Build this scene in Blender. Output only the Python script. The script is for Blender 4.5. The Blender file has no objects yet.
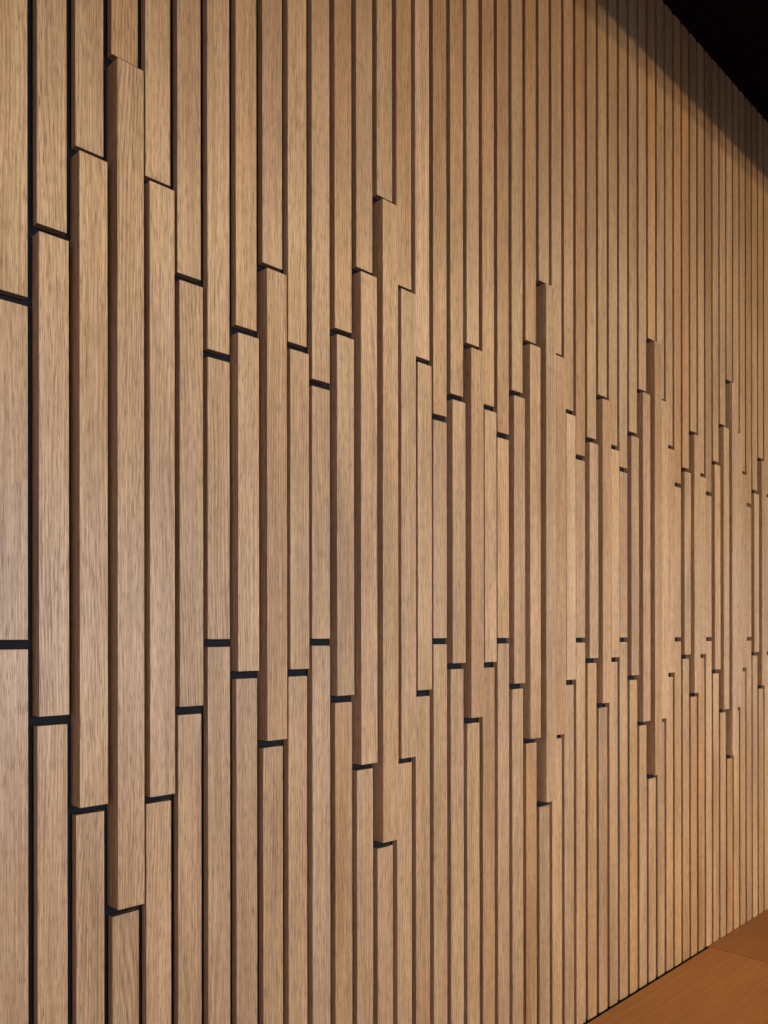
import bpy, bmesh, math, random
from mathutils import Matrix

S = bpy.context.scene
COL = S.collection

# ------------------------------------------------------------------ measures
H_CAM = 1.2                    # camera height over the floor
D = 1.3703                     # camera to the front face of the flush battens
X0, PITCH, W = 0.5431, 0.06569, 0.0508
DEPTH = 0.021                  # flush batten depth in front of the black backing
BACK_BAND = 0.0040                  # black band at the back of the flush battens
CEIL = 3.455
NCOL = 50
# class = distance in columns to the nearest peak column (3, 13, 23, 33, 43)
PEAK_RAISE = {3: .0215, 13: .0190, 23: .0245, 33: .0245, 43: .0215}
RAISE = {0: .0225, 1: .015, 2: .0075, 3: .0, 4: .0075, 5: .015}
Z_UB = {0: 2.2300, 1: 2.0405, 2: 1.8846, 3: 1.7570, 4: 1.8208, 5: 1.9665}   # upper batten, lower end
Z_MT = {0: 2.2135, 1: 2.0262, 2: 1.8688, 3: 1.7418, 4: 1.8040, 5: 1.9510}   # middle batten, upper end
Z_MB = {0: 0.7208, 1: 0.9083, 2: 1.0674, 3: 1.1944, 4: 1.1301, 5: 0.9863}   # middle batten, lower end
Z_LT = {0: 0.7044, 1: 0.8940, 2: 1.0514, 3: 1.1790, 4: 1.1146, 5: 0.9707}   # lower batten, upper end


# ------------------------------------------------------------------ materials
def nt(name):
    m = bpy.data.materials.new(name)
    m.use_nodes = True
    t = m.node_tree
    t.nodes.clear()
    out = t.nodes.new('ShaderNodeOutputMaterial')
    b = t.nodes.new('ShaderNodeBsdfPrincipled')
    t.links.new(b.outputs[0], out.inputs[0])
    return m, t, b


def node(t, kind, **kw):
    n = t.nodes.new(kind)
    for k, v in kw.items():
        if k in n.inputs:
            n.inputs[k].default_value = v
        else:
            setattr(n, k, v)
    return n


def math_node(t, op, a, b=None, c=None):
    n = t.nodes.new('ShaderNodeMath')
    n.operation = op
    for i, v in enumerate((a, b, c)):
        if v is None:
            continue
        if isinstance(v, (int, float)):
            n.inputs[i].default_value = v
        else:
            t.links.new(v, n.inputs[i])
    return n.outputs[0]


def vec_scale(t, v, s):
    n = t.nodes.new('ShaderNodeVectorMath')
    n.operation = 'MULTIPLY'
    t.links.new(v, n.inputs[0])
    n.inputs[1].default_value = s
    return n.outputs[0]


def vec_add(t, a, b):
    n = t.nodes.new('ShaderNodeVectorMath')
    n.operation = 'ADD'
    t.links.new(a, n.inputs[0])
    t.links.new(b, n.inputs[1])
    return n.outputs[0]


def noise(t, v, scale, detail=3.0, rough=.55, dist=0.0):
    n = node(t, 'ShaderNodeTexNoise', Scale=scale, Detail=detail, Roughness=rough, Distortion=dist)
    t.links.new(v, n.inputs['Vector'])
    return n.outputs[0]


def remap(t, v, a, b, c, d):
    n = node(t, 'ShaderNodeMapRange')
    n.inputs[1].default_value = a
    n.inputs[2].default_value = b
    n.inputs[3].default_value = c
    n.inputs[4].default_value = d
    t.links.new(v, n.inputs[0])
    return n.outputs[0]


def mix(t, f, a, b, mode='MIX'):
    n = t.nodes.new('ShaderNodeMix')
    n.data_type = 'RGBA'
    n.blend_type = mode
    for sock, v in ((n.inputs[0], f), (n.inputs[6], a), (n.inputs[7], b)):
        if isinstance(v, (int, float)):
            sock.default_value = v
        elif isinstance(v, tuple):
            sock.default_value = v
        else:
            t.links.new(v, sock)
    return n.outputs[2]


def oak_material():
    m, t, b = nt('oak_veneer')
    tc = t.nodes.new('ShaderNodeTexCoord')
    oi = t.nodes.new('ShaderNodeObjectInfo')
    seed = t.nodes.new('ShaderNodeCombineXYZ')
    for i, f in enumerate((37.0, 17.0, 91.0)):
        t.links.new(math_node(t, 'MULTIPLY', oi.outputs['Alpha'], f), seed.inputs[i])
    co = vec_add(t, tc.outputs['Object'], seed.outputs[0])
    # slow wander of the grain lines along the length
    sl = vec_scale(t, co, (1, 1, .10))
    wander = noise(t, sl, 9.0, 2.0)
    # cathedral / growth ring figure: bands across the face, drifting along the length
    sep = t.nodes.new('ShaderNodeSeparateXYZ')
    t.links.new(co, sep.inputs[0])
    slope = remap(t, math_node(t, 'FRACT', math_node(t, 'MULTIPLY', oi.outputs['Alpha'], 13.7)), 0, 1, -.055, .055)
    u = math_node(t, 'ADD', sep.outputs[0], math_node(t, 'MULTIPLY', sep.outputs[2], slope))
    u = math_node(t, 'ADD', u, math_node(t, 'MULTIPLY', sep.outputs[1], 1.0))
    u = math_node(t, 'ADD', u, math_node(t, 'MULTIPLY', wander, .085))
    ring = math_node(t, 'SINE', math_node(t, 'MULTIPLY', u, 1020.0))
    ring = remap(t, ring, -.5, .9, 0, 1)
    # pores: thin dark dashes, and long fine lines
    p1 = noise(t, vec_scale(t, co, (1, 1, .045)), 760.0, 1.0, .5)
    pores = remap(t, p1, .53, .66, 0, 1)
    l1 = remap(t, noise(t, vec_scale(t, co, (1, 1, .010)), 430.0, 0.0), .36, .60, 0, 1)
    l2 = remap(t, noise(t, vec_scale(t, co, (1, 1, .016)), 900.0, 0.0), .36, .62, 0, 1)
    fleck = math_node(t, 'ADD', math_node(t, 'MULTIPLY', l1, .5), math_node(t, 'MULTIPLY', l2, .5))
    broad = noise(t, vec_scale(t, co, (1, 1, .07)), 26.0, 3.0, .55)
    blot = noise(t, vec_scale(t, co, (1, 1, .35)), 5.0, 2.0)
    ringmask = remap(t, noise(t, vec_scale(t, co, (1, 1, .2)), 6.0, 1.0), .36, .60, .10, 1)
    light = (0.605, 0.405, 0.256, 1)
    dark = (0.272, 0.161, 0.090, 1)
    f = math_node(t, 'MULTIPLY', math_node(t, 'MULTIPLY', ring, ringmask), .42)
    f = math_node(t, 'ADD', f, math_node(t, 'MULTIPLY', fleck, .62))
    f = math_node(t, 'ADD', f, remap(t, broad, .35, .65, -.16, .12))
    f = math_node(t, 'ADD', f, remap(t, blot, .35, .65, -.12, .08))
    base = mix(t, f, light, dark)
    base = mix(t, math_node(t, 'MULTIPLY', pores, .60), base, (.155, .085, .045, 1))
    # end grain is darker than the face, with shade of the ends painted in
    ns = t.nodes.new('ShaderNodeSeparateXYZ')
    t.links.new(tc.outputs['Normal'], ns.inputs[0])
    ends = math_node(t, 'GREATER_THAN', math_node(t, 'ABSOLUTE', ns.outputs[2]), .8)
    base = mix(t, ends, base, mix(t, 1.0, base, (.50, .44, .40, 1), 'MULTIPLY'))
    base = mix(t, 1.0, base, oi.outputs['Color'], 'MULTIPLY')
    t.links.new(base, b.inputs['Base Color'])
    t.links.new(remap(t, pores, 0, 1, .34, .60), b.inputs['Roughness'])
    b.inputs['Specular IOR Level'].default_value = .55
    bump = node(t, 'ShaderNodeBump', Strength=.2, Distance=.0004)
    hgt = math_node(t, 'SUBTRACT', math_node(t, 'MULTIPLY', fleck, -.4), pores)
    t.links.new(hgt, bump.inputs['Height'])
    t.links.new(bump.outputs[0], b.inputs['Normal'])
    return m


def felt_material():
    m, t, b = nt('black_backing_felt')
    tc = t.nodes.new('ShaderNodeTexCoord')
    n = noise(t, tc.outputs['Object'], 700.0, 2.0, .7)
    t.links.new(mix(t, n, (.009, .009, .012, 1), (.030, .031, .039, 1)), b.inputs['Base Color'])
    b.inputs['Roughness'].default_value = .95
    b.inputs['Specular IOR Level'].default_value = .15
    return m


def black_paint():
    m, t, b = nt('matt_black_ceiling_paint')
    tc = t.nodes.new('ShaderNodeTexCoord')
    n = noise(t, tc.outputs['Object'], 30.0, 3.0)
    t.links.new(mix(t, n, (.0035, .003, .0045, 1), (.006, .005, .007, 1)), b.inputs['Base Color'])
    b.inputs['Roughness'].default_value = .9
    b.inputs['Specular IOR Level'].default_value = .1
    return m


def floor_material():
    m, t, b = nt('warm_brown_floor_boards')
    tc = t.nodes.new('ShaderNodeTexCoord')
    oc = tc.outputs['Object']
    geo = t.nodes.new('ShaderNodeSeparateXYZ')
    t.links.new(oc, geo.inputs[0])
    g1 = noise(t, vec_scale(t, oc, (.06, 1, 1)), 55.0, 4.0, .6, .4)
    g2 = noise(t, vec_scale(t, oc, (.035, 1, 1)), 240.0, 3.0, .6)
    g3 = noise(t, vec_scale(t, oc, (.4, 1, 1)), 4.0, 2.0)
    f = math_node(t, 'ADD', remap(t, g1, .35, .65, 0, .55), remap(t, g2, .35, .65, 0, .35))
    f = math_node(t, 'ADD', f, remap(t, g3, .35, .65, -.15, .2))
    base = mix(t, f, (.420, .178, .058, 1), (.285, .112, .034, 1))
    # the board past the joint is a slightly redder one
    far = math_node(t, 'GREATER_THAN', geo.outputs[0], 3.133)
    base = mix(t, math_node(t, 'MULTIPLY', far, .8), base, mix(t, 1.0, base, (.80, .74, .72, 1), 'MULTIPLY'))
    t.links.new(base, b.inputs['Base Color'])
    b.inputs['Roughness'].default_value = .5
    b.inputs['Specular IOR Level'].default_value = .3
    return m


OAK, FELT, BLACK, FLOOR = oak_material(), felt_material(), black_paint(), floor_material()


# ------------------------------------------------------------------ geometry helpers
def add_box(bm, x0, x1, y0, y1, z0, z1):
    mat = Matrix.Translation(((x0 + x1) / 2, (y0 + y1) / 2, (z0 + z1) / 2)) @ Matrix.Diagonal((x1 - x0, y1 - y0, z1 - z0, 1))
    return bmesh.ops.create_cube(bm, size=1.0, matrix=mat)['verts']


def link(name, bm, mat, loc=(0, 0, 0)):
    me = bpy.data.meshes.new(name)
    bm.to_mesh(me)
    bm.free()
    me.materials.append(mat)
    o = bpy.data.objects.new(name, me)
    o.location = loc
    COL.objects.link(o)
    return o


def batten_mesh(depth, height, back_band):
    """One oak batten: eased long edges and ends, origin at the middle of its lower back edge."""
    bm = bmesh.new()
    add_box(bm, -W / 2, W / 2, -depth, -back_band, 0, height)
    sel = [e for e in bm.edges if min(v.co.y for v in e.verts) < -depth + 1e-6 or
           abs(e.verts[0].co.z - e.verts[1].co.z) > 1e-6]
    bmesh.ops.bevel(bm, geom=sel, offset=.0011, segments=2, profile=.6, affect='EDGES')
    for f in bm.faces:
        f.smooth = False
        f.material_index = 0
    if back_band > 0:
        vs = add_box(bm, -W / 2, W / 2, -back_band, 0, 0, height)
        for f in {f for v in vs for f in v.link_faces}:
            f.material_index = 1
    return bm


# ------------------------------------------------------------------ the setting
def structure(o):
    o['kind'] = 'structure'
    return o


YB = D + DEPTH                                   # face of the black backing
bm = bmesh.new()
add_box(bm, -.6, 5.6, YB, YB + .10, -.06, CEIL + .12)
structure(link('wall_back', bm, FELT))

Y_SLOT = D - 1.60                                # near edge of the ceiling strip along the wall
bm = bmesh.new()
add_box(bm, -1.6, 6.2, Y_SLOT, YB - .0005, CEIL, CEIL + .10)
structure(link('ceiling', bm, BLACK))

X_JOINT = 3.133
bm = bmesh.new()
for x0, x1, y1 in ((-2.5, X_JOINT - .0018, D - .0085), (X_JOINT + .0018, 6.2, D - .0004)):
    vs = add_box(bm, x0, x1, -5.0, y1, -.025, 0)
add_box(bm, -2.5, 6.2, -5.0, YB - .0005, -.06, -.0252)
fl = structure(link('floor', bm, FLOOR))
# the strip of sub-floor seen through the gap along the wall is black
fl.data.materials.append(BLACK)
for p in fl.data.polygons:
    if max(fl.data.vertices[i].co.z for i in p.vertices) < -.0251:
        p.material_index = 1

# ------------------------------------------------------------------ tone of each batten (the wood itself differs)
PALE, RED, DEEP, HONEY = (1.17, 1.17, 1.20), (.97, .86, .78), (.80, .74, .70), (1.05, .98, .86)
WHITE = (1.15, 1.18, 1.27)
TONE = {
    ('upper', 0): (1.02, 1.02, .98), ('upper', 3): HONEY, ('upper', 7): (1.0, .93, .85), ('upper', 11): (.92, .82, .74),
    ('upper', 12): (.95, .93, .9), ('upper', 14): (.97, .90, .82), ('upper', 15): (1.28, 1.31, 1.40), ('upper', 16): (.98, .92, .84), ('upper', 17): (.96, .9, .82), ('upper', 19): (.95, .86, .78),
    ('upper', 20): RED, ('upper', 22): (.95, .84, .74), ('upper', 26): (.82, .70, .60), ('upper', 33): (1.1, 1.03, .9),
    ('upper', 36): (1.02, .88, .74), ('upper', 37): (1.02, .88, .76), ('upper', 40): (.74, .66, .60), ('upper', 46): (.86, .8, .74),
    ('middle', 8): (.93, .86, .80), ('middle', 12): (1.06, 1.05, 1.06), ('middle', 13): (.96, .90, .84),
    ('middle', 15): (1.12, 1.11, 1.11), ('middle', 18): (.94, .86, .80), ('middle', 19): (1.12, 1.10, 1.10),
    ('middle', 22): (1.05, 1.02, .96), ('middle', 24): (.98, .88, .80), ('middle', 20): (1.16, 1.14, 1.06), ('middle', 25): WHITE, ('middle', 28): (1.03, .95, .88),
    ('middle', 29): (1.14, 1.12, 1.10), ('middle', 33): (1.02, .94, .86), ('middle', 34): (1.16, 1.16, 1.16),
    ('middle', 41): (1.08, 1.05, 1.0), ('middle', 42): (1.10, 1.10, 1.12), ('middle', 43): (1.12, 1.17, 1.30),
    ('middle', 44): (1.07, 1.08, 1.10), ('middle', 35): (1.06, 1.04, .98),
    ('lower', 11): (.95, .88, .8), ('lower', 15): (.98, .94, .9), ('lower', 19): (.98, .90, .80), ('lower', 22): (.96, .84, .72),
    ('lower', 24): (1.08, 1.06, 1.0), ('lower', 27): HONEY, ('lower', 31): HONEY, ('lower', 36): (1.05, .96, .82),
    ('lower', 38): (1.0, .86, .72), ('lower', 39): (.95, .84, .72), ('lower', 40): PALE, ('lower', 43): (.92, .82, .72),
    ('lower', 44): (1.1, 1.1, 1.06),
}
ORD = ['', 'first', 'second', 'third', 'fourth', 'fifth', 'sixth']
PEAK_ORD = ['first', 'second', 'third', 'fourth', 'fifth']


def tone_word(key):
    t = TONE.get(key)
    if not t:
        return ''
    lum = t[0] * .3 + t[1] * .6 + t[2] * .1
    if lum > 1.09:
        return 'pale '
    if lum < .86:
        return 'darker '
    if t[2] / t[0] < .83:
        return 'reddish '
    return ''


def label_for(part, k):
    cls = min((k - 3) % 10, (3 - k) % 10)
    state = {'upper': '', 'lower': ''}.get(part)
    if state is None:
        state = {0: 'most protruding', 1: 'raised', 2: 'slightly raised', 3: 'flush', 4: 'slightly raised', 5: 'raised'}[cls] + ' '
    tone = tone_word((part, k))
    if k == 0:
        return '%sleftmost %s oak batten, cut off by the left edge of the photo' % (state, part)
    if k == NCOL - 1:
        return '%srightmost %s oak batten, a sliver at the right edge of the photo' % (state, part)
    j = min((k + 0) // 10, 4)
    off = k - (10 * j + 3)
    if off == 0:
        if part == 'middle':
            return '%slong, most protruding middle oak batten, %s such peak from the left' % (tone, PEAK_ORD[j])
        where = {'upper': 'directly above', 'lower': 'directly below'}[part]
        return '%s%s oak batten %s the %s tall peak batten from left' % (tone, part, where, PEAK_ORD[j])
    side = 'right' if off > 0 else 'left'
    return '%s%s%s oak batten, %s column %s of %s tall peak batten from left' % (
        tone, state, part, ORD[abs(off)], side, PEAK_ORD[j])


GROUP = {'upper': 'upper battens reaching the ceiling', 'middle': 'middle battens raised in waves',
         'lower': 'lower battens running down to the floor'}
CACHE = {}


def batten(part, k):
    cls = min((k - 3) % 10, (3 - k) % 10)
    z0, z1, dep = {'upper': (Z_UB[cls], CEIL - .0005, DEPTH), 'middle': (Z_MB[cls], Z_MT[cls], DEPTH + RAISE[cls]),
                   'lower': (.0004, Z_LT[cls], DEPTH)}[part]
    if part == 'middle' and k in PEAK_RAISE:
        dep = DEPTH + PEAK_RAISE[k]
    key = (part, cls, dep)
    loc = (X0 - .0009 * max(0.0, 1 - k / 12.0) + PITCH * k - W / 2, YB, z0)
    if key not in CACHE:
        o = link('oak_batten', batten_mesh(dep, z1 - z0, 0.0 if part == 'middle' else BACK_BAND), OAK, loc)
        o.data.materials.append(FELT)
        CACHE[key] = o
    else:
        o = CACHE[key].copy()
        o.location = loc
        COL.objects.link(o)
    rnd = random.Random('%s%d' % (part, k + 100))
    t = TONE.get((part, k))
    if t is None:
        v = rnd.gauss(1.0, .035)
        h = rnd.gauss(0, .013)
        t = (v * (1 + h * .4), v, v * (1 - h * 1.6))
    elif max(t) < 1.06:
        t = tuple(1 + (c - 1) * .75 for c in t)
    o.color = (t[0], t[1], t[2], rnd.random())
    o['category'] = 'wooden slat'
    o['group'] = GROUP[part]
    if 0 <= k < NCOL:
        o['label'] = label_for(part, k)
    else:
        o['label'] = 'oak batten carrying the slatted wall on past the %s edge of the photo' % ('left' if k < 0 else 'right')
        o['group'] = 'battens past the %s edge of the photo' % ('left' if k < 0 else 'right')
    return o


for k in range(NCOL):
    for part in ('upper', 'middle', 'lower'):
        batten(part, k)

# ------------------------------------------------------------------ light
def area(name, loc, rot, sx, sy, power, color, spread=180):
    l = bpy.data.lights.new(name, 'AREA')
    l.shape = 'RECTANGLE'
    l.size, l.size_y = sx, sy
    l.energy = power
    l.color = color
    l.spread = math.radians(spread)
    o = bpy.data.objects.new(name, l)
    o.location = loc
    o.rotation_euler = rot
    COL.objects.link(o)
    return o


# two warm linear lamps in the slot beyond the ceiling strip: its edge throws the level shadow lines near the ceiling
s_l = 3.2
for z_sh, share in ((3.205, .55), (3.140, .45)):
    z_l = z_sh + (CEIL - z_sh) / 1.60 * s_l
    area('linear_lamp', (3.5, D - s_l, z_l), (math.radians(25), 0, 0), 6.2, .035, 143 * share, (1.0, .71, .37))
# soft light of the glazed side of the room opposite, and light from the left and the far end of the room
area('room_light', (2.35, -2.2, 1.3), (math.radians(86), 0, 0), 4.5, 1.4, 30.5, (.74, .91, 1.0), 76)
area('window_daylight', (-1.0, -.45, 1.2), (math.radians(90), 0, math.radians(-42)), 1.5, 1.8, 7.6, (1.0, .84, .86), 110)
area('far_window', (7.6, -.5, 1.15), (math.radians(90), 0, math.radians(80)), 1.6, 1.7, 2.5, (.6, .75, 1.0), 120)
# added warm fill, no known source, to brighten the lower right wall
area('low_warm_fill', (3.3, -1.1, .42), (math.radians(82), 0, math.radians(-4)), 1.6, .5, 7.0, (1.0, .62, .09), 100)

w = bpy.data.worlds.new('room_ambience')
S.world = w
w.use_nodes = True
bg = w.node_tree.nodes['Background']
bg.inputs[0].default_value = (.88, .80, .72, 1)
bg.inputs[1].default_value = .003

# ------------------------------------------------------------------ camera
cam = bpy.data.cameras.new('camera')
co = bpy.data.objects.new('camera', cam)
COL.objects.link(co)
F_PX = 824.0
cam.sensor_fit = 'VERTICAL'
cam.sensor_height = 36.0
cam.lens = F_PX * 36.0 / 1024.0
cam.clip_start = .05
al = 0.784407                                    # yaw from the wall normal, towards the right
roll = -0.001196
co.location = (0, 0, H_CAM)
# shift: horizon 124 px below the frame centre
cam.shift_y = (636.07 - 512.0) / 1024.0
co.rotation_euler = (Matrix.Rotation(-al, 4, 'Z') @ Matrix.Rotation(math.radians(90), 4, 'X') @ Matrix.Rotation(roll, 4, 'Z')).to_euler()
S.camera = co

vs = S.view_settings
S.display_settings.display_device = 'sRGB'
vs.view_transform = 'Standard'
vs.look = 'None'
vs.gamma = 1.0
vs.use_curve_mapping = False
vs.exposure = -0.07
